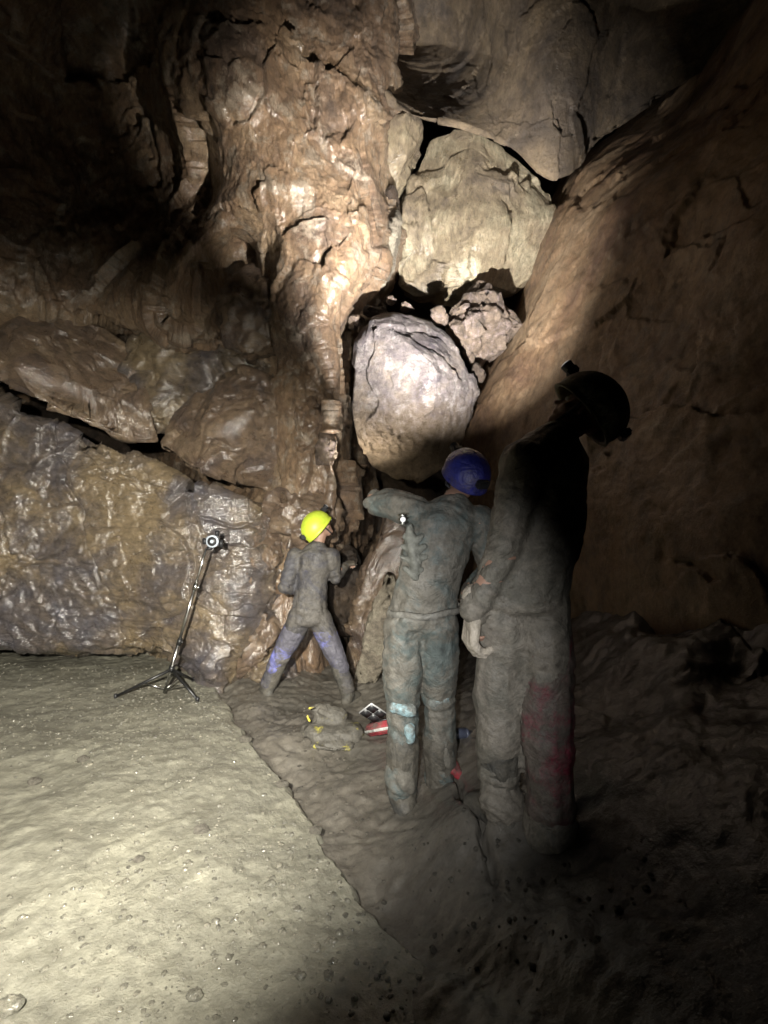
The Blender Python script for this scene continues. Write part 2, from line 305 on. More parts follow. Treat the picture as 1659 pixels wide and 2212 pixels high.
boulder('rock',[(745,1400),(772,1300),(800,1200),(835,1110),(880,1090),(905,1180),(880,1330),(840,1430),(790,1486),(752,1470)],4.9,.18,.5,BOULM,'leaning reddish brown slab under the hanging boulder','rock slab',.03,58,.35,.35,6,.45)
boulder('rock',[(762,1488),(776,1420),(815,1290),(848,1225),(866,1300),(850,1420),(805,1482)],4.5,.08,.2,FLAKE,'thin pale rock flake leaning on the reddish brown slab','rock slab',.02,59,.25,.3,5,.42)
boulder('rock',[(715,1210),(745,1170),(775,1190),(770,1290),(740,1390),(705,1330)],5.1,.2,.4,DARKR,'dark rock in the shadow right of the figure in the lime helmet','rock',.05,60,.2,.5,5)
boulder('rock',[(540,1440),(600,1400),(640,1430),(640,1500),(560,1510),(520,1480)],4.75,.2,.3,LEFTM,'muddy rock at the wall foot behind the spread boots','rock',.04,61,.2,.5,5)
boulder('rock',[(545,1110),(575,1090),(610,1130),(600,1250),(570,1330),(535,1350),(540,1220)],4.82,.15,.4,BOULM,'narrow fractured brown rock between the wet face and the figure in the lime helmet','rock',.03,62,.3,.45,6,.42)
boulder('rock',[(520,1370),(570,1330),(600,1370),(560,1440),(490,1470),(480,1430)],4.68,.12,.3,BOULM,'low brown rock at the right foot of the wet face','rock',.03,63,.2,.5,5,.42)
# ---------------- floor ----------------
def gp(px,py): Y=CAMZ*F/(py-CY); return ((px-CX)/F*Y,Y)
bp=[gp(*p) for p in [(330,1380),(455,1470),(520,1590),(598,1670),(680,1795),(780,1955),(950,2125),(1030,2230)]]+[(.75,.6),(1.0,-.5)]
bp.sort(key=lambda t:t[1]); by=np.array([p[1] for p in bp]); bx_=np.array([p[0] for p in bp])
def mudz(x,y):
    s=x-.05; P=np.stack([x,y,0*x],1)
    z=-.065+.58*(s+np.sqrt(s*s+.02))/2+.045*fbm(P*1.6,4)+.010*ridge(P*4+fbm(P*3,2)[:,None],3)+.007*fbm(P*17,4,.6)
    z=z+.06*np.exp(-((x-.42)/.16)**2-((y-2.08)/.2)**2)+.06*np.exp(-((x-.30)/.12)**2-((y-2.2)/.2)**2)-.04*np.exp(-((x-.62)/.2)**2-((y-1.85)/.25)**2)
    far=np.clip((x-1.0)/.6,0,1); z=z+far*(.22*fbm(P*1.3+7,3)+.12*facet(P*np.array([1,1,1]),.5,4,.8))
    xc=np.interp(y,[1.5,1.75,2.1,2.3,2.7,3.0],[.44,.405,.40,.38,.36,.42])+.03*fbm(np.stack([y*6,0*y,0*y],1),3)
    z=z-.10*np.exp(-((x-xc)/.014)**2)*np.clip((y-1.75)/.3,0,1)*np.clip((2.9-y)/.2,0,1)
    xb=np.interp(y,by,bx_); z=z-.03*np.exp(-((x-xb-.1)/.1)**2)
    return z
def groundmat(name,c1,c2,c3,fine,rough,bs,peb,thr=(.44,.58),wet=.4,bd=.03,dark=None):
    m,nt,b=newmat(name); v=coords(nt)
    col=ramp(nt,nz(nt,v,1.6,6,.65,.4),[(.35,c1),(.5,c2),(.66,c3)])
    vo=nt.nodes.new('ShaderNodeTexVoronoi'); vo.inputs['Scale'].default_value=fine; nt.links.new(v,vo.inputs['Vector'])
    sp=nt.nodes.new('ShaderNodeSeparateColor'); nt.links.new(vo.outputs['Color'],sp.inputs[0])
    msk=ramp(nt,nz(nt,v,1.3,6,.72),[(thr[0],bw(0)),(thr[1],bw(1))])
    gm=ramp(nt,sp.outputs[0],[(0,bw(.65)),(.6,bw(1)),(1,bw(1.4))]); gmm=mix(nt,msk,(1,1,1),gm)
    col=mix(nt,peb,col,gmm,'MULTIPLY')
    big=nz(nt,v,14,8,.76)
    col=mix(nt,.75,col,ramp(nt,big,[(.32,bw(.55)),(.63,bw(1.25))]),'MULTIPLY')
    if dark:  # shade painted into the mud colour, near black over the right bank
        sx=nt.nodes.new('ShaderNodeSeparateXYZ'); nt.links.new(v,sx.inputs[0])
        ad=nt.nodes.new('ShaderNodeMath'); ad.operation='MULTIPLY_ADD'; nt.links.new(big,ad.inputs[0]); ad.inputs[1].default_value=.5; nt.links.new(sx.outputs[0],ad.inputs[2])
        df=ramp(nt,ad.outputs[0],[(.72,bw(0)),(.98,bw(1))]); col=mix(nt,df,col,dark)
    nt.links.new(col,b.inputs['Base Color'])
    nt.links.new(ramp(nt,nz(nt,v,5,6,.75),[(.38,bw(rough[0])),(.62,bw(rough[1]))]),b.inputs['Roughness'])
    inv=ramp(nt,vo.outputs['Distance'],[(0,bw(1)),(.6,bw(0))]); hm=mix(nt,msk,(.3,.3,.3),inv)
    n=bump(nt,hm,bs*peb,.009); n=bump(nt,big,bs,bd,n)
    nt.links.new(n,b.inputs['Normal']); wetcoat(nt,b,v,wet,40,.008,.18); return m
GRAV=groundmat('pale_gravel_clay',(.16,.153,.12),(.205,.197,.155),(.245,.235,.182),100,(.3,.65),.75,.4,(.48,.68),1.,.024)
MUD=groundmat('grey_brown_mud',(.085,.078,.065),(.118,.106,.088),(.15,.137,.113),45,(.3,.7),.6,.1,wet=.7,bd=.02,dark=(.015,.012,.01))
gx=np.linspace(-2.6,3.4,500); gy=np.linspace(-.6,7.2,480); XX,YY=np.meshgrid(gx,gy); x=XX.ravel(); y=YY.ravel()
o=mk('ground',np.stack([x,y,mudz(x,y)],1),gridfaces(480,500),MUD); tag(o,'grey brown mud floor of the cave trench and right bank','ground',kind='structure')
def gravz(x,y):
    P=np.stack([x,y,0*x],1)
    lump=np.clip(fbm(P*4.2+6,2),-.25,.6)
    return .035*fbm(P*1.1+3,4)+.010*lump+.005*fbm(P*12,5,.62)
M_,N_=560,460
yy=np.linspace(-.6,6.1,M_); s=np.linspace(0,1,N_)
Y2,S2=np.meshgrid(yy,s,indexing='ij'); xb=np.interp(Y2,by,bx_)+.028*fbm(np.stack([Y2.ravel()*3,0*Y2.ravel(),0*Y2.ravel()+2],1),5,.6).reshape(Y2.shape)
sf=np.minimum(S2/.96,1); Xg=xb-5.5*(1-sf)**1.5
Pz=gravz(Xg.ravel(),Y2.ravel()).reshape(Y2.shape)
lip=np.clip((S2-.96)/.04,0,1); Xg=Xg+.06*np.sin(lip*1.5); Pz=Pz-.17*lip**1.4
nn=fbm(np.stack([Xg.ravel()*9,Y2.ravel()*9,Pz.ravel()*9],1),3).reshape(Y2.shape); Xg=Xg+.02*nn*(lip>0)
o=mk('gravel_floor',np.stack([Xg.ravel(),Y2.ravel(),Pz.ravel()],1),gridfaces(M_,N_),GRAV); tag(o,'pale gravelly clay bank at left lit by lamplight','ground',kind='structure')
def scatter(name,n,fx,mat,smin,smax,label,cat,zf,lowsub=2,pw=4):
    V0,F0=ico(lowsub); Vs=[];Fs=[];k=0; pts=[]
    while len(pts)<n:
        x,y=fx()
        if x is None: continue
        pts.append((x,y))
    A=np.array(pts); Z=zf(A[:,0],A[:,1])
    for (x,y),z in zip(pts,Z):
        sz=smin+(smax-smin)*random.random()**pw
        sc=np.array([random.uniform(.7,1.3),random.uniform(.7,1.3),random.uniform(.35,.7)])*sz
        a=random.random()*6.3; R=np.array([[math.cos(a),-math.sin(a),0],[math.sin(a),math.cos(a),0],[0,0,1]])
        jit=1+.14*rng.normal(size=(len(V0),1))
        Vs.append((V0*jit*sc)@R.T+np.array([x,y,z+sz*.05])); Fs.append(F0+k); k+=len(V0)
    o=mk(name,np.concatenate(Vs),np.concatenate(Fs),mat,smooth=True); return tag(o,label,cat,kind='stuff')
PEB=rockmat('pebble_stone',(.13,.122,.10),(.20,.19,.15),(.27,.25,.195),9,(.15,.5),.3,seed=11,cracks=0,rd=0,wet=1.)
def fgrav():
    y=1.3+3.7*random.random(); xb=float(np.interp(y,by,bx_)); x=random.uniform(max(-.8*y-.3,-4.2),xb-.02)
    w=math.sin(x*2.1+1.3*y)+math.sin(y*2.7-x*1.1+2)+(y-2.4)*.5
    if w<random.uniform(-1.2,2.2): return None,None
    return x,y
scatter('pebbles',6500,fgrav,PEB,.0025,.013,'loose pebbles spread over the pale clay bank','gravel',gravz,2,5)
def fmud():
    y=random.uniform(1.4,4.6); xb=float(np.interp(y,by,bx_)); return random.uniform(xb+.03,xb+.75),y
MPEB=rockmat('muddy_clod',(.07,.063,.052),(.11,.10,.08),(.15,.135,.11),7,(.5,.8),.4,seed=12,cracks=0,rd=0)
scatter('mud_clods',800,fmud,MPEB,.003,.013,'small clods and grit on the mud floor','grit',mudz,2)
def stone(px,py,size,mat,label,zf=gravz,group=None,off=0):
    Yg=CAMZ*F/(py-CY); x=(px-CX)/F*Yg; z=float(zf(np.array([x]),np.array([Yg]))[0])
    V,Fc=ico(4); sc=np.array([1.2,.9,.65])*size; P=V*sc
    P=P+V*(facet(P,size*.7,px*.01,.5)*.5+size*.12*fbm(P/size*2+px,4))[:,None]
    o=mk('stone',P,Fc,mat,loc=(x,Yg,z+size*.3+off)); return tag(o,label,'stone',group)
for px,py,sz,lab in [(435,1800,.03,'dark stone standing proud in the middle of the pale clay bank'),(530,1603,.035,'black stone on the lip of the clay bank nearest the tripod'),(75,1685,.03,'brown stone near the left edge of the clay bank'),(180,1640,.03,'brown stone in the bright gravel below the tripod left foot'),
 (682,1790,.025,'small black stone halfway down the lip of the clay bank'),(20,2170,.035,'wet shiny stone in the bottom left corner'),(650,2115,.014,'small tan stone close to the camera at bottom centre'),(585,1915,.018,'grey stone lying left of the lower bank lip'),(420,2150,.022,'grey lump of clay at bottom left centre'),(300,1865,.02,'grey stone left of the dark standing stone'),(610,1690,.03,'dark clod on the bank lip below the first black stone')]:
    stone(px,py,sz,MPEB if ('dark' in lab or 'black' in lab or 'brown' in lab) else PEB,lab)
# ---------------- people ----------------
def hull_seg(bm,p0,r0,p1,r1):
    t=bmesh.new()
    for p,r in ((p0,r0),(p1,r1)):
        rr=(r,r,r) if isinstance(r,(int,float)) else r
        q=bmesh.ops.create_icosphere(t,subdivisions=2,radius=1); bmesh.ops.scale(t,vec=rr,verts=q['verts']); bmesh.ops.translate(t,vec=p,verts=q['verts'])
    h=bmesh.ops.convex_hull(t,input=t.verts)
    dead=[g for g in h['geom_interior'] if isinstance(g,bmesh.types.BMVert)]+[g for g in h['geom_unused'] if isinstance(g,bmesh.types.BMVert)]
    dead=[v for v in set(dead) if v.is_valid]
    if dead: bmesh.ops.delete(t,geom=dead,context='VERTS')
    loose=[v for v in t.verts if not v.link_faces]
    if loose: bmesh.ops.delete(t,geom=loose,context='VERTS')
    me=bpy.data.meshes.new('t'); t.to_mesh(me); t.free(); bm.from_mesh(me); bpy.data.meshes.remove(me)
def flesh(name,segs,voxel,mat,parent,smooth=4,wr=0,sc=1.0,joints=()):
    bm=bmesh.new()
    for p0,r0,p1,r1 in segs:
        f=lambda r: r*sc if isinstance(r,(int,float)) else tuple(a*sc for a in r)
        hull_seg(bm,p0,f(r0),p1,f(r1))
    me=bpy.data.meshes.new('tmp'); bm.to_mesh(me); bm.free(); o=bpy.data.objects.new('tmp',me); C.objects.link(o)
    m=o.modifiers.new('r','REMESH'); m.mode='VOXEL'; m.voxel_size=voxel
    m=o.modifiers.new('s','SMOOTH'); m.iterations=smooth; m.factor=.5
    dg=bpy.context.evaluated_depsgraph_get(); dg.update(); ev=o.evaluated_get(dg); nm=bpy.data.meshes.new_from_object(ev)
    bpy.data.objects.remove(o)
    nv=len(nm.vertices); co=np.zeros(nv*3); nm.vertices.foreach_get('co',co); co=co.reshape(-1,3); n=np.zeros(nv*3); nm.vertices.foreach_get('normal',n); n=n.reshape(-1,3)
    if wr:
        q=co+parent.location[0]*7; wq=np.stack([fbm(q*3,2),fbm(q*3+9,2),fbm(q*3+19,2)],1)*.10
        A=np.array([[2.2,1.2,0],[-1.,2.4,.8],[2.2,2.2,7.5]]); w=np.full(nv,.45)
        for j in joints: w=w+.9*np.exp(-((co-np.array(j))**2).sum(1)/.12**2)
        cr=np.sqrt(np.abs(pn((q+wq)@A.T)))-.45; cr2=np.sqrt(np.abs(pn((q+wq*1.5)@(A.T*1.9)+5)))-.45
        d=wr*.7*fbm(q*3.1,2)+wr*w*(1.3*cr+.8*cr2)
        co=co+n*d[:,None]; nm.vertices.foreach_set('co',co.ravel())
    nm.materials.clear(); nm.materials.append(mat); nm.polygons.foreach_set('use_smooth',[True]*len(nm.polygons)); nm.update(); nm.name=name
    r=bpy.data.objects.new(name,nm); C.objects.link(r); r.parent=parent; return r
def hand(w,d,n,side=1,curl=.5,k=1.0,r=.0105):
    w=Vector(w); d=Vector(d).normalized(); n=Vector(n); n=(n-d*n.dot(d)).normalized(); s=d.cross(n)*side; L=[]
    for j,ln in enumerate((.072,.08,.074,.058)):
        o_=(j-1.5); kn=w+d*(.088-.004*abs(o_))*k-s*o_*.021*k
        L.append((tuple(w-s*o_*.013*k),.018*k,tuple(kn),.0135*k))
        a=curl*(1+.12*j); m1=kn+(d*math.cos(a)+n*math.sin(a))*ln*.5*k; m2=m1+(d*math.cos(2*a)+n*math.sin(2*a))*ln*.32*k; m3=m2+(d*math.cos(2.7*a)+n*math.sin(2.7*a))*ln*.22*k
        L+= [(tuple(kn),(r+.001)*k,tuple(m1),r*k),(tuple(m1),r*k,tuple(m2),(r-.0008)*k),(tuple(m2),(r-.0008)*k,tuple(m3),(r-.002)*k)]
    t0=w+d*.025*k+s*.022*k; t1=t0+(d*.6+s*.75+n*.25).normalized()*.042*k; t2=t1+(d*.85+s*.25+n*.45).normalized()*.034*k
    L+=[(tuple(t0),.017*k,tuple(t1),.0135*k),(tuple(t1),.013*k,tuple(t2),.0105*k)]
    return L
def headsegs(c,f,u):
    c=Vector(c); f=Vector(f).normalized(); u=Vector(u); u=(u-f*u.dot(f)).normalized(); s=f.cross(u)
    T=lambda a,b,e: tuple(c+s*a+f*b+u*e)
    L=[(T(0,-.02,.035),.083,T(0,.015,.03),.078),(T(0,.01,.02),.075,T(0,.045,-.07),.038),(T(0,.06,.035),.035,T(0,.07,-.04),.032),
       (T(0,.085,.012),.008,T(0,.112,-.02),.013),(T(-.035,.08,.03),.011,T(.035,.08,.03),.011),(T(-.022,.088,-.048),.007,T(.022,.088,-.048),.007),(T(-.015,.088,-.06),.006,T(.015,.088,-.06),.006),
       (T(0,.07,-.085),.02,T(0,.06,-.085),.02)]
    for q in (-1,1): L+=[(T(.083*q,-.01,.02),.012,T(.08*q,-.005,-.02),.009),(T(.045*q,.06,-.02),.022,T(.035*q,.065,-.03),.02)]
    return L,(c,f,u,s)
def helmet(parent,fr,mat,lampmat,lensmat,strapmat,lift=.035,sz=1.0,lamp=True):
    c,f,u,s=fr; f2=(f+u*.12).normalized(); u2=(u-f2*u.dot(f2)).normalized(); hc=c+u*lift
    M=np.array([s[:],f2[:],u2[:]])
    nt_,npn=48,22; V=[];
    for sh in (0,1):
        for i in range(npn+1):
            ph=math.radians(3+107*i/npn)
            for j in range(nt_):
                t=2*math.pi*j/nt_; k=(1-.045*sh)*sz; fl=.006*max(0,(i-npn+2)/2)*(1-sh)
                rib=1+.02*math.exp(-((math.cos(t))/.18)**2)*(i<npn-1)*(1-sh)
                sn=max(math.sin(ph),.97 if ph>1.4 else 0)
                V.append((( .118*k*rib+fl)*sn*math.cos(t),(.142*k*rib+fl*1.6)*sn*math.sin(t),.122*k*rib*math.cos(ph)))
    V=np.array(V)@M+np.array(hc); Fc=[]
    W=(npn+1)*nt_
    for sh in (0,1):
        for i in range(npn):
            for j in range(nt_):
                a=sh*W+i*nt_+j; b=sh*W+i*nt_+(j+1)%nt_; q=[a,b,b+nt_,a+nt_]; Fc.append(q[::-1] if sh else q)
    for j in range(nt_):
        a=npn*nt_+j; b=npn*nt_+(j+1)%nt_; Fc.append([a,b,b+W,a+W])
    Fc.append(list(range(nt_))); Fc.append([W+k for k in range(nt_)][::-1])
    h=mk('helmet',V,Fc,mat,parent)
    R=Matrix((s,f2,u2)).transposed().to_4x4()
    p=hc+f2*.142*sz+u2*.045
    bm=bmesh.new(); box(bm,p+f2*.006,(.06,.035,.045),R,0,.006); tube(bm,p+f2*.02,p+f2*.05,.022,.025,20,0); tube(bm,p+f2*.0505,p+f2*.053,.02,.02,20,1)
    obj('headlamp',bm,[lampmat,lensmat],h,smooth=False)
    bm=bmesh.new(); box(bm,hc-f2*.15*sz+u2*.03,(.07,.035,.045),R,0,.008); obj('battery_box',bm,lampmat,h,smooth=False)
    lp=p+f2*.09
    pts=[hc+s*.108*sz+f*.01,c+s*.085-u*.05+f*.03,c+f*.06-u*.112,c-s*.085-u*.05+f*.03,hc-s*.108*sz+f*.01]
    bm=bmesh.new()
    for a,b in zip(pts,pts[1:]): tube(bm,a,b,.006,.006,8)
    obj('chin_strap',bm,strapmat,h)
    return h,lp
SKIN=plain('skin',(.30,.18,.13),.55); EYE=plain('eye',(.6,.58,.55),.2,bumps=0); BLK=plain('black_plastic',(.02,.02,.022),.4); DSTR=plain('strap_webbing',(.04,.04,.045),.8)
LENS=plain('lit_lamp_lens',(1,1,1),.2,emit=14,ec=(1,.97,.9)); LENSOFF=plain('lamp_lens_dim',(.5,.5,.5),.15,emit=.6)
BOOT=clothmat('muddy_rubber_boot',(.035,.035,.032),(.055,.053,.047),(.08,.072,.058),.7)
GLOVEM=clothmat('mud_caked_glove',(.34,.30,.25),(.44,.39,.33),(.32,.28,.22),.6); GLOVED=clothmat('dark_work_glove',(.03,.03,.03),(.06,.055,.05),(.1,.085,.065),.4)
def person(base,label,segs,headc,f,u,hands,boots,cover,helm,glovem,lens,wr=.010,hsz=1.0,lift=.035,bk=1.0):
    e=empty('person',base,label,'person')
    hs,fr=headsegs(headc,f,u)
    neck=segs[0]
    flesh_list=[(p0,(r0*.8 if isinstance(r0,float) else tuple(a*.8 for a in r0)),p1,(r1*.8 if isinstance(r1,float) else tuple(a*.8 for a in r1))) for p0,r0,p1,r1 in segs]
    flesh_list+=[(neck[0],.055,tuple(Vector(headc)-Vector(u).normalized()*.04-Vector(f).normalized()*.015),.055)]
    for h in hands: flesh_list+=hand(*h[:3],side=h[3],curl=h[4],k=.93,r=.0095)
    b=flesh('body',flesh_list+hs,.0075,SKIN,e,3); 
    for q in (-1,1):
        bm=bmesh.new(); bmesh.ops.create_uvsphere(bm,u_segments=12,v_segments=8,radius=.011); c,ff,uu,ss=fr
        bmesh.ops.translate(bm,vec=c+ff*.083+uu*.012+ss*.031*q,verts=bm.verts); obj('eye',bm,EYE,b)
    J=[segs[k][2] for k in (4,6,8,10)]+[segs[3][0] if len(segs)>10 else segs[2][2]]
    flesh('coverall',segs,.0095,cover,e,4,wr,joints=J)
    for h in hands:
        k=h[5] if len(h)>5 else 1.0
        flesh('glove',hand(*h[:3],side=h[3],curl=h[4],k=k,r=.0105 if k==1 else .0125)+[(h[0],.03*k,tuple(Vector(h[0])-Vector(h[1]).normalized()*.06),.040*k)],.0052,glovem,e,2,.003)
    for (an,toe,kn) in boots:
        an=Vector(an);toe=Vector(toe); sh=(Vector(kn)-an).normalized(); he=Vector((an.x-(toe.x-an.x)*.28,an.y-(toe.y-an.y)*.28,toe.z))
        flesh('boot',[(tuple(an+sh*.24),.076*bk,tuple(an),.060*bk),(tuple(an),.058*bk,tuple(he),.046*bk),(tuple(he),(.047*bk,.047*bk,.038),tuple(toe),(.050*bk,.050*bk,.034)),(tuple(an),.050*bk,tuple(toe),(.050*bk,.050*bk,.036))],.007,BOOT,e,3,.006)
    h,lp=helmet(e,fr,helm,BLK,lens,DSTR,sz=hsz,lift=lift)
    return e,Vector(base)+lp
# left person
b1=(-.62,4.3,-.05)
S1=[((.05,.07,1.26),(.07,.07,.05),(.03,.06,1.19),(.13,.1,.06)),
 ((.03,.06,1.17),(.16,.115,.08),(.01,.04,.95),(.135,.115,.1)),((.01,.04,.95),(.135,.115,.1),(.0,.0,.76),(.15,.125,.1)),((0,0,.76),(.15,.125,.1),(-.005,-.01,.64),(.155,.125,.06)),
 ((-.080,0,.66),.102,(-.23,.01,.36),.078),((-.23,.01,.36),.076,(-.365,.02,.10),.066),
 ((.080,0,.66),.102,(.20,-.02,.36),.078),((.20,-.02,.36),.076,(.315,-.04,.08),.066),
 ((-.145,.06,1.17),.078,(-.21,.0,.93),.066),((-.21,.0,.93),.066,(-.10,.14,.86),.05),
 ((.165,.06,1.17),.078,(.20,.1,.99),.062),((.20,.1,.99),.06,(.27,.26,1.06),.046)]
CO1=clothmat('dark_muddy_oversuit',(.04,.038,.045),(.062,.06,.065),(.085,.077,.067),.5,(.07,.07,.15),.60,4)
YEL=plain('lime_helmet_shell',(.50,.62,.05),.45,bumps=.3)
BLUH=clothmat('scuffed_blue_helmet',(.02,.02,.16),(.03,.04,.26),(.09,.08,.12),.15,rough=.45)
GRH=clothmat('dark_muddy_helmet',(.12,.10,.06),(.18,.17,.10),(.17,.155,.11),.4)
p1,l1=person(b1,'person in lime helmet and dark muddy oversuit standing with legs spread by the far rock',S1,(.06,.09,1.40),(.66,.40,.66),(-.62,-.2,.73),
 [((-.09,.17,.855),(.5,.6,-.1),(.3,-.2,-.6),1,.5),((.28,.27,1.07),(.35,.85,.3),(.2,.3,-.9),-1,.8)],[((-.37,.02,.04),(-.43,.13,.0),(-.23,.01,.36)),((.32,-.04,.02),(.38,.07,-.02),(.20,-.02,.36))],CO1,YEL,GLOVED,LENSOFF,hsz=1.02,wr=.016,bk=.95)
BLUT=clothmat('mud_smeared_blue_trousers',(.10,.11,.33),(.15,.16,.42),(.085,.08,.08),.75)
flesh('trousers',[((-.14,.005,.54),.098,(-.231,.01,.37),.086),((-.231,.01,.37),.084,(-.31,.015,.23),.076),((.12,-.005,.54),.098,(.203,-.02,.37),.086),((.203,-.02,.37),.084,(.26,-.03,.24),.076)],.009,BLUT,p1,4,.014)
# middle person
b2=(.16,2.62,-.0)
S2=[((.20,.0,1.57),(.07,.07,.05),(.17,0,1.50),(.16,.10,.06)),
 ((.16,0,1.45),(.195,.125,.08),(.08,0,1.2),(.165,.125,.1)),((.08,0,1.2),(.165,.125,.1),(.03,0,.95),(.17,.13,.09)),
 ((-.055,0,.92),.108,(-.068,.02,.5),.090),((-.068,.02,.5),.088,(-.065,0,.11),.088),
 ((.115,0,.92),.108,(.13,.05,.5),.088),((.13,.05,.5),.086,(.135,.08,.11),.084),
 ((.0,.02,1.5),.090,(-.09,.06,1.535),.086),((-.09,.06,1.535),.086,(-.20,.15,1.56),.074),
 ((.33,0,1.46),.08,(.40,.06,1.2),.064),((.40,.06,1.2),.062,(.30,.2,1.05),.048)]
CO2=clothmat('grey_green_muddy_oversuit',(.05,.064,.064),(.08,.096,.09),(.112,.102,.085),.55,(.13,.20,.20),.68,3.2)
p2,l2=person(b2,'person in blue helmet and grey green muddy oversuit pointing up at the hanging boulder',S2,(.265,.05,1.675),(-.35,.75,.5),(.2,-.45,.85),
 [((-.205,.19,1.565),(-.25,.9,.1),(.2,.3,-.9),-1,.7),((.29,.21,1.04),(-.3,.5,-.7),(-.9,.1,.2),-1,.6)],[((-.065,0,.05),(-.095,.15,.01),(-.068,.02,.5)),((.135,.08,.06),(.165,.23,.015),(.13,.05,.5))],CO2,BLUH,GLOVED,LENS,wr=.026,bk=1.25)
BELTM=clothmat('muddy_belt',(.12,.12,.11),(.17,.16,.14),(.14,.13,.11),.4)
bm=bmesh.new(); vs=[]; nb=64
for k in range(nb):
    t=2*math.pi*k/nb; ring=[]
    for (dr,dz) in ((.0,-.016),(.008,-.014),(.008,.014),(.0,.016)):
        ring.append(bm.verts.new((.048+(.178+dr)*math.cos(t),(.142+dr)*math.sin(t),1.0+dz+.012*math.sin(t+1)+.005*math.sin(5*t))))
    vs.append(ring)
for k in range(nb):
    a,b=vs[k],vs[(k+1)%nb]
    for j in range(4): bm.faces.new([a[j],b[j],b[(j+1)%4],a[(j+1)%4]])
obj('belt',bm,BELTM,p2)
KP=clothmat('pale_blue_patch',(.24,.40,.45),(.32,.50,.56),(.13,.125,.11),.5)
flesh('knee_band',[((-.11,-.060,.515),.03,(-.03,-.070,.505),.034)],.006,KP,p2,2,.012)
flesh('knee_band',[((.095,-.016,.53),.03,(.155,-.016,.545),.024)],.006,KP,p2,2,.012)
flesh('cloth_patch',[((-.035,-.074,.42),.028,(-.03,-.072,.36),.026)],.006,KP,p2,2,.012)
PCH=clothmat('pale_back_print',(.17,.26,.26),(.22,.32,.32),(.11,.105,.09),.85)
bp_=[((-.035,-.102,1.43),.016,(-.025,-.106,1.34),.030),((-.025,-.106,1.34),.030,(-.005,-.108,1.26),.034),((-.005,-.108,1.26),.034,(-.005,-.110,1.18),.016)]
for zz,ww in ((1.38,.04),(1.33,.055),(1.28,.06),(1.22,.04)):
    bp_+=[((-.015,-.110,zz-.03),.015,(-.015-ww,-.100,zz),.011),((-.015,-.110,zz-.03),.015,(-.015+ww,-.112,zz),.012)]
flesh('back_print',bp_,.0055,PCH,p2,2,.022)
# right person
b3=(.52,2.06,.225)
def up(p): return (p[0],p[1],p[2]+(.06 if p[2]>.7 else .03 if p[2]>.3 else 0))
S3=[((.19,.0,1.53),(.07,.07,.05),(.14,0,1.47),(.14,.12,.06)),
 ((.13,0,1.42),(.18,.145,.1),(.11,0,1.15),(.18,.15,.1)),((.11,0,1.15),(.18,.15,.1),(.06,0,.88),(.17,.15,.1)),
 ((-.02,-.0,.86),.118,(-.045,.02,.46),.096),((-.045,.02,.46),.094,(-.045,.03,.09),.09),
 ((.12,.0,.86),.118,(.125,-.04,.44),.098),((.125,-.04,.44),.096,(.12,-.10,.05),.09),
 ((.02,-.1,1.4),.088,(-.06,-.1,1.06),.072),((-.06,-.1,1.06),.07,(-.16,-.05,.84),.058),
 ((.2,.14,1.4),.082,(.26,.18,1.08),.068),((.26,.18,1.08),.064,(.2,.2,.84),.053)]
S3=[(up(a),b,up(c),d) for a,b,c,d in S3]
CO3=clothmat('brown_grey_muddy_oversuit',(.09,.084,.068),(.125,.115,.094),(.155,.137,.112),.5)
p3,l3=person(b3,'tall person nearest the camera in dark muddy oversuit with head tilted back looking up',S3,(.275,.0,1.66),(-.62,.3,.70),(.8,-.15,.55),
 [((-.165,-.045,.88),(-.12,.05,-1),(.6,.1,0),-1,.6,1.42),((.2,.21,.87),(0,.05,-1),(-.6,.1,0),1,.4)],[((-.045,0.03,.06),(-.12,.16,.015),(-.045,.02,.46)),((.12,-.10,.02),(.09,.04,-.02),(.125,-.04,.44))],CO3,GRH,GLOVEM,LENSOFF,wr=.022,hsz=1.12,lift=.05,bk=1.2)
REDL=clothmat('red_stained_trouser_leg',(.06,.05,.045),(.085,.07,.06),(.095,.082,.068),.6,(.15,.012,.03),.40,2.4)
flesh('overtrouser_leg',[((.125,.0,.78),.118,(.125,-.04,.47),.104),((.125,-.04,.47),.103,(.12,-.09,.14),.097)],.0095,REDL,p3,4,.026)
SIL=plain('brushed_silver_metal',(.6,.6,.58),.25,1.0)
hl=at(870,1122,2.46); t=empty('hand_torch',hl,'small silver ribbed torch at the chest of the blue helmeted figure','torch')
bm=bmesh.new(); tube(bm,(0,0,-.016),(0,0,.016),.015); obj('barrel',bm,SIL,t)
for z in (-.02,.0,.02):
    bm=bmesh.new(); tube(bm,(0,0,z-.004),(0,0,z+.004),.024,.024,24); obj('ring',bm,SIL,t)
bm=bmesh.new(); tube(bm,(0,-.016,.0),(0,-.027,.0),.011,.013,20); obj('lens',bm,LENSOFF,t)
# ---------------- tripod ----------------
B=at(355,1500,4.2); bz=.0
t=empty('tripod',(B[0],4.2,bz),'leaning silver light stand with three black legs on the clay bank','tripod')
TOP=Vector((.345,0,1.19)); BLKM=plain('black_painted_metal',(.02,.02,.02),.35,.3)
ax=TOP.normalized()
for a,b,r in ((.0,.36,.014),(.36,.74,.012),(.74,1.0,.0095)):
    bm=bmesh.new(); tube(bm,TOP*a+Vector((0,0,.01)),TOP*b+Vector((0,0,.01)),r); obj('pole_section',bm,SIL,t)
for a in (.36,.74):
    bm=bmesh.new(); tube(bm,TOP*(a-.02),TOP*(a+.025),.02); tube(bm,TOP*a,TOP*a+Vector((.035,-.01,0)),.006); obj('collar',bm,BLKM if a<.5 else SIL,t)
hub=TOP*.17
bm=bmesh.new(); tube(bm,hub-ax*.02,hub+ax*.03,.024); obj('hub',bm,BLKM,t)
low=TOP*.03
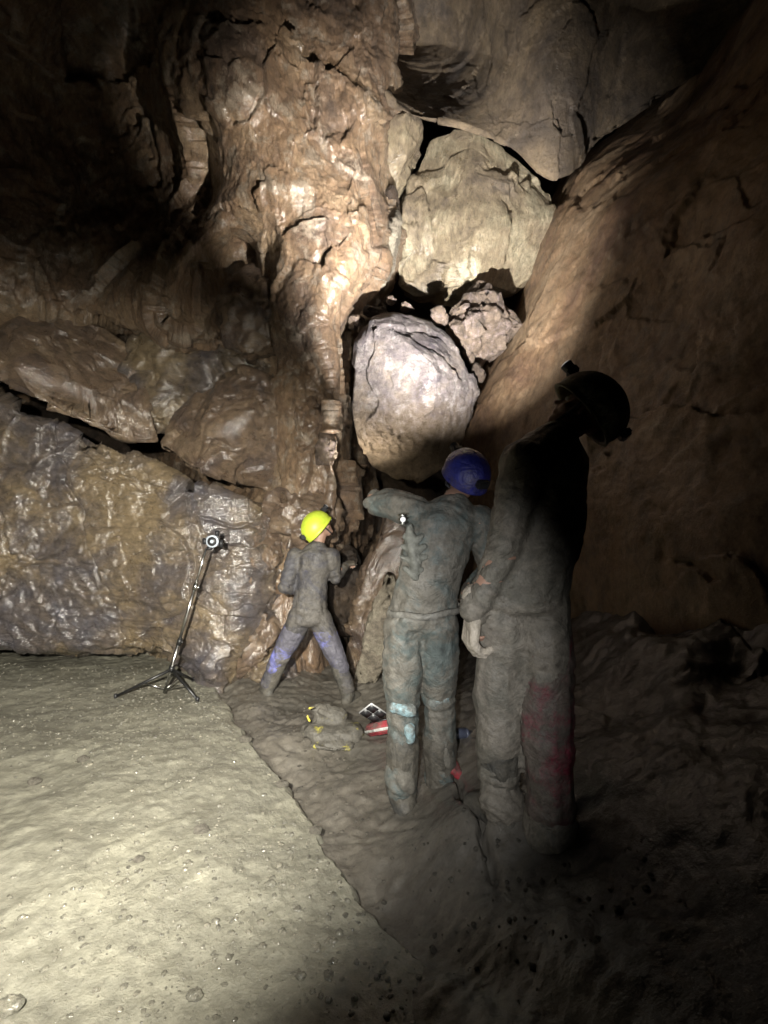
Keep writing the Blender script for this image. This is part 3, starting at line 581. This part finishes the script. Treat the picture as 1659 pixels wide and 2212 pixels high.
for fx,fy in ((-.37,-.06),(.335,-.17),(.10,.36)):
    g=float(gravz(np.array([B[0]+fx]),np.array([4.2+fy]))[0]); foot=Vector((fx,fy,g+.012))
    bm=bmesh.new(); tube(bm,hub,foot,.013,.011,12); lg=obj('leg',bm,BLKM,t)
    bm=bmesh.new(); tube(bm,foot-Vector((0,0,.012)),foot+Vector((0,0,.02)),.015,.012,12); obj('foot',bm,BLK,lg)
    bm=bmesh.new(); tube(bm,low,hub.lerp(foot,.5),.006,.006,8); obj('brace',bm,SIL,t)
cp=Vector((B[0],4.2,bz))+TOP
t=empty('camera',tuple(cp),'small round faced grey camera on top of the leaning stand','camera')
bm=bmesh.new(); box(bm,(.055,0,.07),(.105,.055,.085),None,0,.012); cb=obj('camera_body',bm,plain('grey_plastic',(.3,.32,.36),.4),t)
bm=bmesh.new(); tube(bm,(.065,-.025,.07),(.065,-.05,.07),.052,.050,28); obj('lens_barrel',bm,plain('pale_grey_ring',(.45,.5,.56),.4),t)
bm=bmesh.new(); tube(bm,(.065,-.0505,.07),(.065,-.056,.07),.038,.036,28); obj('lens_ring',bm,BLK,t)
bm=bmesh.new(); tube(bm,(.065,-.0565,.07),(.065,-.06,.07),.016,.014,20); obj('lens',bm,plain('glass_lens',(.35,.4,.45),.1),t)
for nm_,c_,s_ in (('clamp_knob',(.09,0,.135),(.03,.03,.045)),('side_bracket',(-.01,0,.07),(.03,.04,.05)),('mount_plate',(.03,0,.012),(.04,.04,.03)),('side_grip',(.125,0,.05),(.03,.04,.06))):
    bm=bmesh.new(); box(bm,c_,s_,None,0,.004); obj(nm_,bm,BLK,t)
# ---------------- gear on the floor ----------------
def gl(px,py,zf=mudz):
    Y=3.5
    for _ in range(12):
        x=(px-CX)/F*Y; z=float(zf(np.array([x]),np.array([Y]))[0]); Y=.5*Y+.5*(CAMZ-z)*F/(py-CY)
    return ((px-CX)/F*Y,Y,z)
YB=clothmat('mud_caked_yellow_bag',(.08,.073,.06),(.068,.063,.053),(.085,.077,.063),.2,(.42,.37,.04),.585,11)
g=gl(712,1592); t=empty('gear_bag',(g[0],g[1],g[2]-.02),'mud caked sack with bright yellow patches lying behind the blue helmeted figure','bag')
flesh('sack',[((-.08,.02,.06),(.15,.15,.08),(.10,.02,.05),(.12,.13,.06)),((-.06,.06,.18),(.09,.09,.07),(.05,.07,.14),(.07,.09,.06)),((-.02,-.12,.02),(.12,.07,.04),(.08,-.12,.01),(.09,.07,.04))],.009,YB,t,2,.05)
YELP=clothmat('yellow_fabric',(.5,.42,.03),(.6,.5,.05),(.12,.1,.07),.4)
flesh('strap_tab',[((-.13,-.05,.235),.013,(-.10,-.055,.245),.009)],.0045,YELP,t,2,.014)
flesh('strap_tab',[((-.14,-.07,.19),.012,(-.125,-.085,.165),.015)],.0045,YELP,t,2,.014)
g=gl(825,1588); t=empty('red_case',g,'small red case with a white stripe on the mud left of the blue helmeted figure','case')
R1=Matrix.Rotation(-.5,4,'Z')@Matrix.Rotation(-.35,4,'Y')
REDC=clothmat('red_case_fabric',(.25,.02,.03),(.34,.035,.045),(.1,.08,.07),.45)
bm=bmesh.new(); box(bm,(0,0,.06),(.2,.13,.075),R1,0,.012); obj('case_body',bm,REDC,t)
bm=bmesh.new(); box(bm,R1@Vector((0,-.067,0))+Vector((0,0,.06)),(.2,.006,.018),R1,0); obj('stripe',bm,clothmat('muddy_white_band',(.45,.45,.43),(.55,.55,.52),(.14,.12,.1),.4),t)
bm=bmesh.new(); box(bm,R1@Vector((0,0,.041))+Vector((0,0,.06)),(.16,.02,.008),R1); obj('zip',bm,BLK,t)
g2=(g[0]-.06,g[1]-.02,g[2]+.14); t=empty('folding_panel',g2,'black four pane folding panel with thin white edges propped on the red case','panel')
R2=Matrix.Rotation(.5,4,'X')@Matrix.Rotation(.75,4,'Y')
bm=bmesh.new(); box(bm,(0,0,.02),(.15,.012,.13),R2,0,.003); obj('frame',bm,plain('pale_frame',(.4,.4,.4),.4),t)
for i in (-1,1):
    for j in (-1,1):
        bm=bmesh.new(); box(bm,R2@Vector((i*.036,-.008,j*.031))+Vector((0,0,.02)),(.068,.006,.058),R2,0,.002); obj('pane',bm,BLK,t)
g=gl(985,1688); t=empty('glove',(g[0],g[1]+.0,g[2]+.01),'muddy red rubber glove lying on the mud between two figures','glove')
flesh('palm',hand((0.01,0,.03),(-.4,.1,.75),(-.3,.3,-.6),1,.35,.85,.011)+[((0.01,0,.03),.028,(.05,0,.0),.03)],.0052,REDC,t,2,.002)
g=gl(990,1620); t=empty('bottle',(g[0],g[1]+.1,g[2]+.05),'small grey blue bottle lying behind the blue helmeted figure boots','bottle')
bm=bmesh.new(); tube(bm,(-.06,0,.0),(.06,0,.0),.032,.032,24); tube(bm,(.0601,0,0),(.08,0,0),.032,.018,24); obj('flask',bm,plain('grey_blue_plastic',(.08,.09,.13),.35),t)
bm=bmesh.new(); tube(bm,(.081,0,0),(.105,0,0),.018,.018,20); obj('cap',bm,BLK,t)
# ---------------- lights ----------------
def spot(name,loc,target,P,ang,blend,col,size=.02):
    l=bpy.data.lights.new(name,'SPOT'); l.energy=P; l.spot_size=math.radians(ang); l.spot_blend=blend; l.color=col; l.shadow_soft_size=size
    o=bpy.data.objects.new(name,l); C.objects.link(o); o.location=loc
    o.rotation_euler=(Vector(target)-Vector(loc)).to_track_quat('-Z','Y').to_euler(); return o
spot('photographer_lamp',(-.45,.1,1.75),at(190,1450,4.2),2250,87,1,(1,.955,.84),.025)
spot('added_fill_lamp',(-.12,.05,1.35),at(715,1410,2.8),290,61,1,(.98,.98,.97),.02)  # fill light added beside the camera to brighten the cavers, not a phone
spot('middle_headlamp',tuple(l2),at(940,555,5.6),3000,67,1,(1,.98,.96),.012)
spot('right_headlamp',tuple(l3),at(695,400,4.6),1800,35,1,(1,.94,.84),.015)
spot('left_headlamp',tuple(l1),at(870,760,5.0),190,70,1,(1,.96,.90),.015)
w=bpy.data.worlds.new('World'); bpy.context.scene.world=w; w.use_nodes=True; nt=w.node_tree
sky=nt.nodes.new('ShaderNodeTexSky'); sky.sky_type='NISHITA'; sky.sun_disc=False; sky.sun_elevation=math.radians(2); nt.links.new(sky.outputs[0],nt.nodes['Background'].inputs[0]); nt.nodes['Background'].inputs[1].default_value=.0005
cam=bpy.data.cameras.new('camera'); co=bpy.data.objects.new('view_camera',cam); C.objects.link(co); co.location=(0,0,CAMZ); co.rotation_euler=(math.pi/2,0,0)
cam.sensor_fit='VERTICAL'; cam.sensor_height=24; cam.lens=24*F/2212; cam.clip_start=.05; cam.clip_end=200
sc=bpy.context.scene; sc.camera=co; sc.view_settings.view_transform='Standard'; sc.view_settings.look='None'; sc.view_settings.exposure=0
